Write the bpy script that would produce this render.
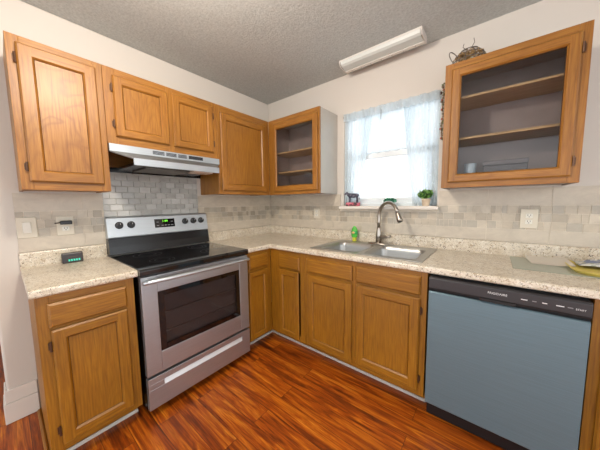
import bpy, bmesh, math, random
from mathutils import Vector, Matrix
random.seed(7)
for o in list(bpy.data.objects): bpy.data.objects.remove(o)
S = bpy.context.scene
COL = S.collection

# ------------------------------------------------------------------ camera
CAM = Vector((2.1894, -2.1302, 1.2885))
yaw, pit, rol = (math.radians(a) for a in (38.9021, -5.3233, -0.6812))
F = Vector((-math.sin(yaw)*math.cos(pit), math.cos(yaw)*math.cos(pit), math.sin(pit)))
R = Vector((math.cos(yaw), math.sin(yaw), 0)); U = R.cross(F)
R2 = R*math.cos(rol)+U*math.sin(rol); U2 = R2.cross(F)
cd = bpy.data.cameras.new('camera'); cam = bpy.data.objects.new('camera', cd); COL.objects.link(cam)
cd.sensor_width = 36; cd.lens = 36*240.4/600; cd.clip_start = .02
cam.matrix_world = Matrix(((R2.x, U2.x, -F.x, CAM.x), (R2.y, U2.y, -F.y, CAM.y), (R2.z, U2.z, -F.z, CAM.z), (0, 0, 0, 1)))
S.camera = cam

# ------------------------------------------------------------------ world, light, exposure
W = bpy.data.worlds.new('world'); S.world = W; W.use_nodes = True
bg = W.node_tree.nodes['Background']
bg.inputs[0].default_value = (0.93, 0.97, 1.0, 1); bg.inputs[1].default_value = 1.28
DOME_STRENGTH = 105.0
TUBE_STRENGTH = 0.0
S.view_settings.view_transform = 'Standard'; S.view_settings.look = 'None'
S.view_settings.gamma = 1; S.view_settings.use_curve_mapping = False
S.view_settings.exposure = 0.9

# ------------------------------------------------------------------ helpers
def lin(c):
    return tuple(((v/255)/12.92 if v/255 <= .04045 else ((v/255+.055)/1.055)**2.4) for v in c)+(1,)
def new_mat(name):
    m = bpy.data.materials.new(name); m.use_nodes = True
    nt = m.node_tree; return m, nt, nt.nodes['Principled BSDF'], nt.nodes, nt.links
def flat(name, c, rough=.5, metal=0., emit=None, es=1.0, coat=0., noise=.0, nscale=30):
    m, nt, p, N, L = new_mat(name)
    p.inputs['Base Color'].default_value = lin(c); p.inputs['Roughness'].default_value = rough
    p.inputs['Metallic'].default_value = metal; p.inputs['Coat Weight'].default_value = coat
    if emit: p.inputs['Emission Color'].default_value = lin(emit); p.inputs['Emission Strength'].default_value = es
    if noise:
        tc = N.new('ShaderNodeTexCoord'); t = N.new('ShaderNodeTexNoise'); t.inputs['Scale'].default_value = nscale
        t.inputs['Detail'].default_value = 4
        L.new(tc.outputs['Object'], t.inputs['Vector'])
        r = N.new('ShaderNodeValToRGB'); a = lin(c)
        r.color_ramp.elements[0].position = .3; r.color_ramp.elements[1].position = .7
        r.color_ramp.elements[0].color = tuple(v*(1-noise) for v in a[:3])+(1,)
        r.color_ramp.elements[1].color = tuple(min(1, v*(1+noise)) for v in a[:3])+(1,)
        L.new(t.outputs['Fac'], r.inputs['Fac']); L.new(r.outputs['Color'], p.inputs['Base Color'])
    return m
def tex(N, L, kind, scale_vec, **kw):
    tc = N.new('ShaderNodeTexCoord'); mp = N.new('ShaderNodeMapping'); mp.inputs['Scale'].default_value = scale_vec
    L.new(tc.outputs['Object'], mp.inputs['Vector'])
    t = N.new(kind); L.new(mp.outputs['Vector'], t.inputs['Vector'])
    for k, v in kw.items(): t.inputs[k].default_value = v
    return t
def ramp(N, L, src, stops):
    r = N.new('ShaderNodeValToRGB'); e = r.color_ramp.elements
    while len(e) < len(stops): e.new(.5)
    for el, (p, c) in zip(e, stops): el.position = p; el.color = lin(c) if len(c) == 3 else c
    L.new(src, r.inputs['Fac']); return r
def mixc(N, L, fac, a, b, mode='MIX'):
    m = N.new('ShaderNodeMix'); m.data_type = 'RGBA'; m.blend_type = mode
    if isinstance(fac, (int, float)): m.inputs[0].default_value = fac
    else: L.new(fac, m.inputs[0])
    for v, i in ((a, 6), (b, 7)):
        if isinstance(v, tuple): m.inputs[i].default_value = v
        else: L.new(v, m.inputs[i])
    return m.outputs[2]
def bump(N, L, p, src, strength, dist=.002):
    b = N.new('ShaderNodeBump'); b.inputs['Strength'].default_value = strength; b.inputs['Distance'].default_value = dist
    L.new(src, b.inputs['Height']); L.new(b.outputs['Normal'], p.inputs['Normal'])

def oak(name, axis, base, dark, light, rough=.42, cath=.35, wild=.16, freq=7, turns=13.0):
    m, nt, p, N, L = new_mat(name)
    al = {'x': 0, 'y': 1, 'z': 2}[axis]
    sc = [1.0]*3; sc[al] = .045
    fine = tex(N, L, 'ShaderNodeTexNoise', tuple(150*s for s in sc), Scale=1.0, Detail=3.0, Roughness=.6)
    sc2 = [1.0]*3; sc2[al] = wild
    big = tex(N, L, 'ShaderNodeTexNoise', tuple(freq*s for s in sc2), Scale=1.0, Detail=2.0, Distortion=.6)
    mm = N.new('ShaderNodeMath'); mm.operation = 'MULTIPLY'; mm.inputs[1].default_value = turns
    L.new(big.outputs['Fac'], mm.inputs[0])
    fr = N.new('ShaderNodeMath'); fr.operation = 'PINGPONG'; fr.inputs[1].default_value = .5
    L.new(mm.outputs[0], fr.inputs[0])
    r1 = ramp(N, L, fr.outputs[0], [(0.0, (255, 255, 255)), (.22, (70, 70, 70)), (.5, (0, 0, 0))])
    c1 = ramp(N, L, fine.outputs['Fac'], [(.25, dark), (.5, base), (.75, light)])
    mf = N.new('ShaderNodeMath'); mf.operation = 'MULTIPLY'; mf.inputs[1].default_value = cath
    L.new(r1.outputs['Color'], mf.inputs[0])
    c = mixc(N, L, mf.outputs[0], c1.outputs['Color'], lin(dark))
    tone = tex(N, L, 'ShaderNodeTexNoise', (2.5, 2.5, 2.5), Scale=1.0, Detail=1.0)
    rt = ramp(N, L, tone.outputs['Fac'], [(.3, (205, 205, 205)), (.7, (255, 255, 255))])
    c = mixc(N, L, .6, c, rt.outputs['Color'], 'MULTIPLY')
    L.new(c, p.inputs['Base Color'])
    p.inputs['Roughness'].default_value = rough; p.inputs['Coat Weight'].default_value = .12; p.inputs['Coat Roughness'].default_value = .35
    bump(N, L, p, fine.outputs['Fac'], .12, .001)
    return m
UP = ((160, 104, 33), (130, 80, 20), (176, 122, 46))
LO = ((156, 102, 17), (128, 78, 9), (174, 120, 28))
OAKU = {a: oak('oak_wall_'+a, a, *UP) for a in 'xyz'}
OAKL = {a: oak('oak_base_'+a, a, *LO) for a in 'xyz'}
OAKP = oak('oak_plywood_panel', 'z', (168, 112, 42), (128, 76, 22), (180, 126, 56), cath=.55, wild=1.1, freq=3.4, turns=7.0)
OAKLP = oak('oak_base_panel', 'z', *LO, cath=.3)
EDGE = flat('wood_edge_shade', (92, 58, 22), .6)  # shadow lines round doors and panel grooves, painted as dark wood
CABIN = flat('cabinet_interior', (150, 134, 126), .6, noise=.06, nscale=12)
PALESIDE = flat('pale_grey_side', (186, 180, 170), .22, noise=.04, nscale=6)  # pale grey for the right side of the corner glass cabinet
SHELFM = oak('shelf_wood', 'x', (190, 155, 105), (160, 122, 75), (205, 172, 122), .5, .2)
BRONZE = flat('dark_bronze', (96, 70, 54), .4, .7)

def granite():
    m, nt, p, N, L = new_mat('granite_laminate')
    n1 = tex(N, L, 'ShaderNodeTexNoise', (14, 14, 14), Scale=1.0, Detail=4.0, Roughness=.65)
    base = ramp(N, L, n1.outputs['Fac'], [(.3, (204, 190, 166)), (.5, (218, 207, 188)), (.7, (228, 220, 205))])
    n2 = tex(N, L, 'ShaderNodeTexNoise', (75, 75, 75), Scale=1.0, Detail=3.0, Roughness=.6, Distortion=1.2)
    f2 = ramp(N, L, n2.outputs['Fac'], [(.54, (0, 0, 0)), (.62, (255, 255, 255))])
    c = mixc(N, L, f2.outputs['Color'], base.outputs['Color'], lin((176, 156, 128)))
    n3 = tex(N, L, 'ShaderNodeTexNoise', (62, 80, 70), Scale=1.0, Detail=4.0, Roughness=.7, Distortion=1.5)
    f3 = ramp(N, L, n3.outputs['Fac'], [(.595, (0, 0, 0)), (.64, (255, 255, 255))])
    c = mixc(N, L, f3.outputs['Color'], c, lin((84, 68, 58)))
    n4 = tex(N, L, 'ShaderNodeTexNoise', (95, 85, 95), Scale=1.0, Detail=3.0, Roughness=.6)
    f4 = ramp(N, L, n4.outputs['Fac'], [(.62, (0, 0, 0)), (.68, (255, 255, 255))])
    c = mixc(N, L, f4.outputs['Color'], c, lin((240, 236, 226)))
    L.new(c, p.inputs['Base Color']); p.inputs['Roughness'].default_value = .3
    return m
GRANITE = granite()

def steel(name, c, rough=.3, axis='y', metal=1.0):
    m, nt, p, N, L = new_mat(name)
    sc = [900.0]*3; sc['xyz'.index(axis)] = 6.0
    n = tex(N, L, 'ShaderNodeTexNoise', tuple(sc), Scale=1.0, Detail=1.0)
    r = ramp(N, L, n.outputs['Fac'], [(.3, tuple(int(v*.93) for v in c)), (.7, c)])
    L.new(r.outputs['Color'], p.inputs['Base Color'])
    p.inputs['Metallic'].default_value = metal; p.inputs['Roughness'].default_value = rough
    bump(N, L, p, n.outputs['Fac'], .05, .0005)
    return m
STEEL = steel('brushed_steel', (208, 214, 219), .36, 'y', .85)
STEELD = steel('brushed_steel_door', (186, 188, 192), .38, 'y', .85)
STEELX = steel('brushed_steel_sink', (186, 185, 182), .34, 'x', .95)
NICKEL = flat('brushed_nickel', (176, 168, 158), .3, 1.0)
STEELB = steel('blue_grey_steel', (114, 138, 149), .42, 'x', .45)  # steel tinted blue-grey for the dishwasher door
BLACKG = flat('black_glass', (10, 10, 12), .06, coat=.5)
BLACK = flat('black_plastic', (22, 22, 24), .35)
BLACKM = flat('black_enamel', (18, 18, 20), .2)
DGREY = flat('dark_grey_panel', (62, 60, 62), .32, .35)
WHITEP = flat('white_plastic', (226, 222, 210), .4)
IVORY = flat('ivory_plastic', (214, 205, 186), .4)
GRILL = flat('slot_dark', (40, 44, 52), .5)
WHITEL = flat('white_print', (225, 225, 225), .5)
GREYL = flat('grey_print', (130, 130, 132), .5)
GREENLED = flat('green_led', (60, 200, 60), .5, emit=(140, 255, 50), es=.7)
TEALLED = flat('teal_led', (60, 200, 170), .5, emit=(70, 230, 190), es=.22)
TRIMW = flat('white_trim_paint', (222, 214, 204), .4)
SHOE = flat('pale_vinyl_strip', (208, 200, 190), .5)
VINYL = flat('white_vinyl', (228, 234, 236), .4)

def wallpaint():
    m, nt, p, N, L = new_mat('beige_wall_paint')
    n = tex(N, L, 'ShaderNodeTexNoise', (60, 60, 60), Scale=1.0, Detail=4.0)
    p.inputs['Base Color'].default_value = lin((208, 200, 190)); p.inputs['Roughness'].default_value = .6
    bump(N, L, p, n.outputs['Fac'], .1, .002); return m
WALL = wallpaint()
def ceilmat():
    m, nt, p, N, L = new_mat('textured_ceiling')
    n = tex(N, L, 'ShaderNodeTexNoise', (70, 70, 70), Scale=1.0, Detail=5.0, Roughness=.7)
    r = ramp(N, L, n.outputs['Fac'], [(.35, (172, 174, 170)), (.65, (196, 198, 194))])
    L.new(r.outputs['Color'], p.inputs['Base Color']); p.inputs['Roughness'].default_value = .9
    bump(N, L, p, n.outputs['Fac'], .5, .008); return m
CEIL = ceilmat()
def floormat():
    m, nt, p, N, L = new_mat('glossy_acacia_planks')
    br = tex(N, L, 'ShaderNodeTexBrick', (1, 1, 1), Scale=1.0)
    br.offset = .37; br.inputs['Brick Width'].default_value = 1.15; br.inputs['Row Height'].default_value = .118
    br.inputs['Mortar Size'].default_value = .0012; br.inputs['Color1'].default_value = (0, 0, 0, 1); br.inputs['Color2'].default_value = (1, 1, 1, 1)
    br.inputs['Mortar'].default_value = (.0, .0, .0, 1); br.inputs['Bias'].default_value = 0
    # each plank shifts the streak pattern
    tc = N.new('ShaderNodeTexCoord'); mp = N.new('ShaderNodeMapping'); mp.inputs['Scale'].default_value = (2.3, 27, 1)
    L.new(tc.outputs['Object'], mp.inputs['Vector'])
    add = N.new('ShaderNodeVectorMath'); add.operation = 'ADD'; L.new(mp.outputs['Vector'], add.inputs[0])
    sv = N.new('ShaderNodeVectorMath'); sv.operation = 'SCALE'; sv.inputs['Scale'].default_value = 9.0
    L.new(br.outputs['Color'], sv.inputs[0]); L.new(sv.outputs[0], add.inputs[1])
    n = N.new('ShaderNodeTexNoise'); n.inputs['Scale'].default_value = 1.0; n.inputs['Detail'].default_value = 5; n.inputs['Roughness'].default_value = .62; n.inputs['Distortion'].default_value = .9
    L.new(add.outputs[0], n.inputs['Vector'])
    c = ramp(N, L, n.outputs['Fac'], [(.28, (80, 33, 7)), (.40, (140, 62, 9)), (.51, (190, 92, 15)), (.63, (226, 132, 32)), (.77, (244, 172, 70))])
    t = ramp(N, L, br.outputs['Color'], [(0, (190, 170, 160)), (1, (255, 245, 235))])
    c2 = mixc(N, L, .4, c.outputs['Color'], t.outputs['Color'], 'MULTIPLY')
    n2 = tex(N, L, 'ShaderNodeTexNoise', (9, 190, 9), Scale=1.0, Detail=2.0)
    t2 = ramp(N, L, n2.outputs['Fac'], [(.35, (190, 180, 170)), (.6, (255, 255, 255))])
    c3 = mixc(N, L, .7, c2, t2.outputs['Color'], 'MULTIPLY')
    c4 = mixc(N, L, br.outputs['Fac'], c3, lin((70, 30, 12)))
    L.new(c4, p.inputs['Base Color']); p.inputs['Roughness'].default_value = .38
    p.inputs['Coat Weight'].default_value = .1; p.inputs['Coat Roughness'].default_value = .2
    bump(N, L, p, n.outputs['Fac'], .08, .002)
    return m
FLOOR = floormat()

def tilemat(name, c, rough=.3, var=.06):
    m, nt, p, N, L = new_mat(name)
    n = tex(N, L, 'ShaderNodeTexNoise', (9, 9, 14), Scale=1.0, Detail=5.0, Roughness=.65, Distortion=.8)
    r = ramp(N, L, n.outputs['Fac'], [(.3, tuple(int(v*(1-var)) for v in c)), (.7, tuple(min(255, int(v*(1+var))) for v in c))])
    L.new(r.outputs['Color'], p.inputs['Base Color']); p.inputs['Roughness'].default_value = rough
    return m
TILES = [tilemat('tile_grout', (214, 204, 188), .8), tilemat('tile_large', (196, 184, 166), .32, .05),
         tilemat('tile_tan', (190, 177, 157)), tilemat('tile_grey', (178, 168, 152)), tilemat('tile_cream', (198, 186, 167)),
         tilemat('tile_taupe', (170, 158, 140))]
GLASST = [tilemat('glass_grout', (196, 192, 184), .8), tilemat('glass_tile_grey', (172, 170, 164), .1),
          tilemat('glass_tile_pale', (192, 190, 184), .1), tilemat('glass_tile_silver', (182, 180, 174), .1)]

def glass_mat(name, tint=(1, 1, 1), ior=1.5, haze=.0):
    m = bpy.data.materials.new(name); m.use_nodes = True; nt = m.node_tree; N, L = nt.nodes, nt.links
    N.remove(N['Principled BSDF'])
    fr = N.new('ShaderNodeFresnel'); fr.inputs['IOR'].default_value = ior
    tr = N.new('ShaderNodeBsdfTransparent'); tr.inputs['Color'].default_value = tint+(1,)
    gl = N.new('ShaderNodeBsdfGlossy'); gl.inputs['Roughness'].default_value = .02
    gm = N.new('ShaderNodeNewGeometry'); iv = N.new('ShaderNodeMath'); iv.operation = 'SUBTRACT'; iv.inputs[0].default_value = 1.0; L.new(gm.outputs['Backfacing'], iv.inputs[1])
    fm = N.new('ShaderNodeMath'); fm.operation = 'MULTIPLY'; L.new(fr.outputs[0], fm.inputs[0]); L.new(iv.outputs[0], fm.inputs[1])
    mx = N.new('ShaderNodeMixShader'); L.new(fm.outputs[0], mx.inputs[0]); L.new(tr.outputs[0], mx.inputs[1]); L.new(gl.outputs[0], mx.inputs[2])
    L.new(mx.outputs[0], N['Material Output'].inputs['Surface']); return m
PANE = glass_mat('clear_pane', (.93, .93, .94))
SCREEN = glass_mat('dimmed_pane', (.80, .81, .82))  # tint added to dim the daylight through the window
OVENG = glass_mat('oven_glass', (.78, .76, .76), 1.38)
OVENL = flat('oven_liner', (92, 82, 80), .5)
def sheer_mat():
    m = bpy.data.materials.new('sheer_white_lace'); m.use_nodes = True; nt = m.node_tree; N, L = nt.nodes, nt.links
    N.remove(N['Principled BSDF'])
    vo = tex(N, L, 'ShaderNodeTexVoronoi', (42, 1, 30), Scale=1.0)
    r = ramp(N, L, vo.outputs['Distance'], [(.16, (255, 255, 255)), (.24, (200, 200, 200))])
    wv = tex(N, L, 'ShaderNodeTexNoise', (9, 1, 2), Scale=1.0, Detail=3.0)
    fa = ramp(N, L, wv.outputs['Fac'], [(.35, (170, 170, 170)), (.65, (245, 245, 245))])
    df = N.new('ShaderNodeBsdfDiffuse'); df.inputs['Color'].default_value = lin((240, 246, 248))
    tl = N.new('ShaderNodeBsdfTranslucent'); tl.inputs['Color'].default_value = lin((240, 247, 251))
    m1 = N.new('ShaderNodeMixShader'); m1.inputs[0].default_value = .75; L.new(df.outputs[0], m1.inputs[1]); L.new(tl.outputs[0], m1.inputs[2])
    tr = N.new('ShaderNodeBsdfTransparent')
    mul = N.new('ShaderNodeMath'); mul.operation = 'MULTIPLY'; L.new(fa.outputs['Color'], mul.inputs[0]); mul.inputs[1].default_value = .68
    ad = N.new('ShaderNodeMath'); ad.operation = 'MULTIPLY_ADD'; ad.use_clamp = True
    L.new(r.outputs['Color'], ad.inputs[0]); ad.inputs[1].default_value = .3; L.new(mul.outputs[0], ad.inputs[2])
    m2 = N.new('ShaderNodeMixShader'); L.new(ad.outputs[0], m2.inputs[0]); L.new(tr.outputs[0], m2.inputs[1]); L.new(m1.outputs[0], m2.inputs[2])
    L.new(m2.outputs[0], N['Material Output'].inputs['Surface']); return m
SHEER = sheer_mat()

# geometry builders -------------------------------------------------
def fin(bm, loc):
    bmesh.ops.recalc_face_normals(bm, faces=bm.faces[:])
    bmesh.ops.translate(bm, verts=bm.verts[:], vec=-Vector(loc))
def obj(name, bm, mats, parent=None, loc=None, smooth=False, bevel=0, segs=2):
    base = Vector((0, 0, 0)) if loc is None else Vector(loc)
    if parent is not None:
        base = parent.matrix_world.translation.copy() if parent.parent is None else parent.parent.matrix_world.translation.copy()
        base = root_loc(parent)
    fin(bm, base)
    me = bpy.data.meshes.new(name); bm.to_mesh(me); bm.free()
    for m in (mats if isinstance(mats, (list, tuple)) else [mats]): me.materials.append(m)
    if smooth:
        for p in me.polygons: p.use_smooth = True
    o = bpy.data.objects.new(name, me); COL.objects.link(o)
    if parent is not None: o.parent = parent
    else: o.location = base
    if bevel:
        b = o.modifiers.new('bevel', 'BEVEL'); b.width = bevel; b.segments = segs; b.limit_method = 'ANGLE'; b.angle_limit = math.radians(40)
    return o
def root_loc(o):
    while o.parent: o = o.parent
    return Vector(o.location)
def thing(name, label, cat, loc, group=None):
    o = bpy.data.objects.new(name, None); COL.objects.link(o); o.location = loc; o.empty_display_size = .05
    o['label'] = label; o['category'] = cat
    if group: o['group'] = group
    return o
def tag(o, label, cat, group=None):
    o['label'] = label; o['category'] = cat
    if group: o['group'] = group
    return o
def struct(o): o['kind'] = 'structure'; return o
ID = lambda u, v, z: (u, v, z)
MR = lambda u, v, z: (v, u, z)          # range wall: u along y, v out into the room
MW = lambda u, v, z: (u, -v, z)         # window wall: u along x, v out into the room
def box(bm, u0, u1, v0, v1, z0, z1, M=ID, mi=0, top=None):
    vs = [bm.verts.new(M(u, v, z)) for z in (z0, z1) for v in (v0, v1) for u in (u0, u1)]
    for f in ((0, 1, 3, 2), (4, 6, 7, 5), (0, 4, 5, 1), (2, 3, 7, 6), (0, 2, 6, 4), (1, 5, 7, 3)):
        fc = bm.faces.new([vs[i] for i in f]); fc.material_index = mi
    return vs
def quad(bm, pts, mi=0):
    f = bm.faces.new([bm.verts.new(p) for p in pts]); f.material_index = mi; return f
def prism(bm, prof, a0, a1, P, mi=0):
    """prof: list of 2-D points; P(a, p, q) -> 3-D"""
    r0 = [bm.verts.new(P(a0, *p)) for p in prof]; r1 = [bm.verts.new(P(a1, *p)) for p in prof]
    n = len(prof)
    for i in range(n):
        f = bm.faces.new((r0[i], r0[(i+1) % n], r1[(i+1) % n], r1[i])); f.material_index = mi
    for r in (r0, r1[::-1]):
        f = bm.faces.new(r); f.material_index = mi
def lathe(bm, prof, c, seg=24, sx=1, sy=1, mi=0, axis='z'):
    rings = []
    for r, h in prof:
        ring = []
        for k in range(seg):
            a = 2*math.pi*k/seg; p = (r*sx*math.cos(a), r*sy*math.sin(a), h)
            if axis == 'x': p = (p[2], p[0], p[1])
            if axis == 'y': p = (p[0], -p[2], p[1])
            ring.append(bm.verts.new((c[0]+p[0], c[1]+p[1], c[2]+p[2])))
        rings.append(ring)
    for a, b in zip(rings, rings[1:]):
        for k in range(seg):
            f = bm.faces.new((a[k], a[(k+1) % seg], b[(k+1) % seg], b[k])); f.material_index = mi
    for r in (rings[0], rings[-1]):
        try: f = bm.faces.new(r); f.material_index = mi
        except ValueError: pass
def tube(bm, pts, rad, seg=8, mi=0, flat_y=1.0):
    pts = [Vector(p) for p in pts]; n = len(pts)
    rads = rad if isinstance(rad, (list, tuple)) else [rad]*n
    prev = None; rings = []
    for i in range(n):
        d = (pts[min(i+1, n-1)]-pts[max(i-1, 0)]).normalized()
        if prev is None:
            ref = Vector((0, 0, 1)) if abs(d.z) < .9 else Vector((1, 0, 0)); a = d.cross(ref).normalized()
        else: a = (prev-d*prev.dot(d)).normalized()
        b = d.cross(a); prev = a
        rings.append([bm.verts.new(pts[i]+(a*math.cos(t)+b*math.sin(t)*flat_y)*rads[i]) for t in (2*math.pi*k/seg for k in range(seg))])
    for a, b in zip(rings, rings[1:]):
        for k in range(seg):
            f = bm.faces.new((a[k], a[(k+1) % seg], b[(k+1) % seg], b[k])); f.material_index = mi
    for r in (rings[0][::-1], rings[-1]):
        f = bm.faces.new(r); f.material_index = mi
def blob(bm, c, r, sub=1, mi=0, jit=0):
    t = bmesh.ops.create_icosphere(bm, subdivisions=sub, radius=1)
    for v in t['verts']:
        k = 1+random.uniform(-jit, jit)
        v.co = Vector(c)+Vector((v.co.x*r[0], v.co.y*r[1], v.co.z*r[2]))*k
    for v in t['verts']:
        for f in v.link_faces: f.material_index = mi
NB = bmesh.new
def writing(name, s, size, M, u, v, z, mat, parent, depth=.0006, align='CENTER', slant=0):
    cu = bpy.data.curves.new(name, 'FONT'); cu.body = s; cu.size = size; cu.align_x = align; cu.align_y = 'CENTER'; cu.extrude = depth
    t = bpy.data.objects.new('tmp', cu); COL.objects.link(t)
    me = bpy.data.meshes.new_from_object(t.evaluated_get(bpy.context.evaluated_depsgraph_get()))
    bpy.data.objects.remove(t)
    base = root_loc(parent)
    for q in me.vertices:
        q.co = Vector(M(u+q.co.x, v+q.co.z+slant*q.co.y, z+q.co.y))-base
    me.name = name; me.materials.clear(); me.materials.append(mat)
    o = bpy.data.objects.new(name, me); COL.objects.link(o); o.parent = parent; return o

# ------------------------------------------------------------------ room shell
H = 2.475; WT = .11; YS = -2.195
WX0, WX1, WZ0, WZ1 = 1.03, 1.842, 1.235, 2.10     # window opening
b = NB(); box(b, -4.5, 5, -5.2, .14, -.06, 0); struct(obj('floor', b, FLOOR))
b = NB(); box(b, -4.5, 5, -5.2, .14, H, H+.06); struct(obj('ceiling', b, CEIL))
b = NB(); box(b, -WT, 0, YS, 0, 0, H); struct(obj('wall_left', b, WALL, bevel=.012, segs=3))
b = NB()
box(b, -1.85, WX0, 0, .14, 0, H); box(b, WX1, 5, 0, .14, 0, H); box(b, WX0, WX1, 0, .14, 0, WZ0); box(b, WX0, WX1, 0, .14, WZ1, H)
struct(obj('wall_back', b, WALL))
b = NB(); box(b, -1.85, -1.74, -5.2, 0, 0, H); struct(obj('wall_hall', b, WALL))
b = NB(); box(b, -1.74, -1.728, -5.2, 0, 0, .1); struct(obj('baseboard_hall', b, TRIMW, bevel=.004))
b = NB()
for z0, z1, t in ((.002, .125, .018), (.125, .205, .010)):
    box(b, .0005, t, YS-t, -2.074, z0, z1); box(b, -WT-t, -WT-.0005, YS-t, -1.2, z0, z1); box(b, -WT-.0005, .0005, YS-t, YS-.0005, z0, z1)
struct(obj('baseboard_left', b, TRIMW, bevel=.004))

# tile backsplash (mesh tiles, pattern of one surface)
def rowfill(bm, M, u0, u1, z0, z1, widths, mats, t=.006, gap=.003, start=0., rnd=None):
    u = u0-start
    while u < u1-.004:
        w = rnd.choice(widths); a, c = max(u, u0), min(u+w-gap, u1)
        if c-a > .004: box(bm, a, c, .0012, t, z0+gap/2, z1-gap/2, M, rnd.choice(mats))
        u += w
rt = random.Random(3)
ZB = [1.010, 1.095, 1.148, 1.201, 1.254, 1.366]
def wall_tiles(bm, M, u0, u1, zmax, big0):
    box(bm, u0, u1, .0003, .0035, ZB[0], zmax, M, 0)
    rowfill(bm, M, u0, u1, ZB[0], ZB[1], [.31], [1], start=(u0-big0) % .31, rnd=rt)
    for i in (1, 2, 3):
        if ZB[i+1] <= zmax+.03: rowfill(bm, M, u0, u1, ZB[i], min(ZB[i+1], zmax), [.03, .052, .066, .052], [2, 3, 4, 3, 2, 5], start=rt.uniform(0, .06), rnd=rt)
    if zmax > 1.3: rowfill(bm, M, u0, u1, ZB[4], zmax, [.31], [1], start=(u0-big0+.0) % .31, rnd=rt)
b = NB()
wall_tiles(b, MR, -2.083, -1.668, 1.366, -2.09); wall_tiles(b, MR, -.96, -.0065, 1.366, -.95)
wall_tiles(b, MW, .0005, .994, 1.366, .605-.31); wall_tiles(b, MW, .994, 1.856, 1.221, .605-.31); wall_tiles(b, MW, 1.856, 3.2, 1.366, 2.155)
struct(obj('trim_1', b, TILES))['label'] = 'beige stone and mosaic tile backsplash'
b = NB()
box(b, -1.668, -.96, .0003, .0035, 1.0, 1.56, MR, 0)
z = 1.20; k = 0
rowfill(b, MR, -1.668, -.96, 1.0, 1.10, [.31], [1], rnd=rt); rowfill(b, MR, -1.668, -.96, 1.10, 1.20, [.31], [1], start=.15, rnd=rt)
while z < 1.56:
    rowfill(b, MR, -1.668, -.96, z, z+.045, [.078], [1, 2, 3, 1], t=.009, start=.039*(k % 2), rnd=rt); z += .045; k += 1
struct(obj('trim_2', b, GLASST, bevel=.002, segs=2))['label'] = 'glossy grey glass brick tiles behind the range'

# ------------------------------------------------------------------ window
b = NB()
y0, y1 = .05, .10
for a in ((WX0, WX0+.035, WZ0, WZ1), (WX1-.035, WX1, WZ0, WZ1), (WX0, WX1, WZ1-.035, WZ1), (WX0, WX1, WZ0, WZ0+.04)): box(b, a[0], a[1], y0, y1, a[2], a[3])
w1 = struct(obj('window_1', b, VINYL, bevel=.004))
b = NB(); box(b, WX0+.03, WX1-.03, .055, .085, 1.685, 1.735)
for a in ((WX0+.035, WX0+.065), (WX1-.065, WX1-.035)): box(b, a[0], a[1], .055, .085, 1.277, 1.735)
box(b, WX0+.03, WX1-.03, .055, .085, 1.276, 1.325); obj('window_sash', b, VINYL, w1, bevel=.004)
b = NB(); box(b, WX0+.034, WX1-.034, .068, .072, 1.32, 2.066); obj('glass_pane', b, SCREEN, w1)
b = NB(); box(b, 1.016, 1.862, -.075, .0, 1.222, 1.250); box(b, WX0, WX1, .0, .05, WZ0-.005, 1.250); obj('window_sill', b, TRIMW, w1, bevel=.006)

# curtains
def sheer(name, x0, x1f, z0, z1, y, folds, amp, seed, ztop_jag=0):
    r = random.Random(seed); bm = NB(); nx, nz = 70, 26; grid = []
    ph = r.uniform(0, 6)
    for j in range(nz+1):
        t = j/nz; row = []
        for i in range(nx+1):
            s = i/nx; a, c = x0(t) if callable(x0) else x0, x1f(t) if callable(x1f) else x1f
            x = a+(c-a)*s
            yy = y-amp*(.6+.4*t)*(math.sin(s*folds*2*math.pi+ph+.8*math.sin(3*t+ph))+.4*math.sin(s*folds*4.7+2*ph+t))
            zt = z1+(ztop_jag*(math.sin(s*61)+.6*math.sin(s*137+1)) if j == 0 else 0)
            zb = z0+.004*math.sin(s*folds*6.28)
            row.append(bm.verts.new((x, yy, zt+(zb-zt)*t)))
        grid.append(row)
    for j in range(nz):
        for i in range(nx): bm.faces.new((grid[j][i], grid[j][i+1], grid[j+1][i+1], grid[j+1][i]))
    o = obj(name, bm, SHEER, loc=((x0(0) if callable(x0) else x0), y, z1), smooth=True)
    s = o.modifiers.new('thickness', 'SOLIDIFY'); s.thickness = .0012
    return o
e = lambda a, c: (lambda t: a+(c-a)*(t**1.3))
tag(sheer('sheer_curtain', 1.034, e(1.30, 1.165), 1.256, 2.075, .0235, 5, .010, 1), 'sheer white lace curtain panel hanging at the left side of the window', 'curtain', 'sheer window curtains')
tag(sheer('sheer_curtain', e(1.57, 1.66), 1.838, 1.256, 2.075, .0235, 6, .010, 2), 'sheer white lace curtain panel hanging at the right side, behind the potted plant', 'curtain', 'sheer window curtains')
tag(sheer('lace_valance', 1.034, 1.838, 2.045, 2.112, -.018, 15, .0035, 3, .005), 'narrow white lace valance along the curtain rod at the window top', 'curtain')
tag(sheer('sheer_curtain', e(1.20, 1.20), e(1.66, 1.62), 1.73, 2.075, .046, 5, .0025, 4), 'short sheer white curtain panel over the middle of the upper sash', 'curtain', 'sheer window curtains')
t = thing('curtain_rod', 'thin white curtain rod with dark finials along the window top', 'curtain rod', (1.035, -.006, 2.105))
b = NB(); tube(b, [(1.034, -.0062, 2.103), (1.838, -.0062, 2.103)], .004, 10); obj('rod', b, VINYL, t, smooth=True)
bm = NB(); box(bm, 1.3925, 1.4005, -.028, -.0265, 1.99, 2.07); obj('pull_tab', bm, flat('grey_tab', (150, 156, 158), .5), t)
for x in (1.034, 1.838):
    b = NB(); blob(b, (x, -.006, 2.088), (.010, .010, .012), 2); obj('finial', b, BRONZE, t, smooth=True)
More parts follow.
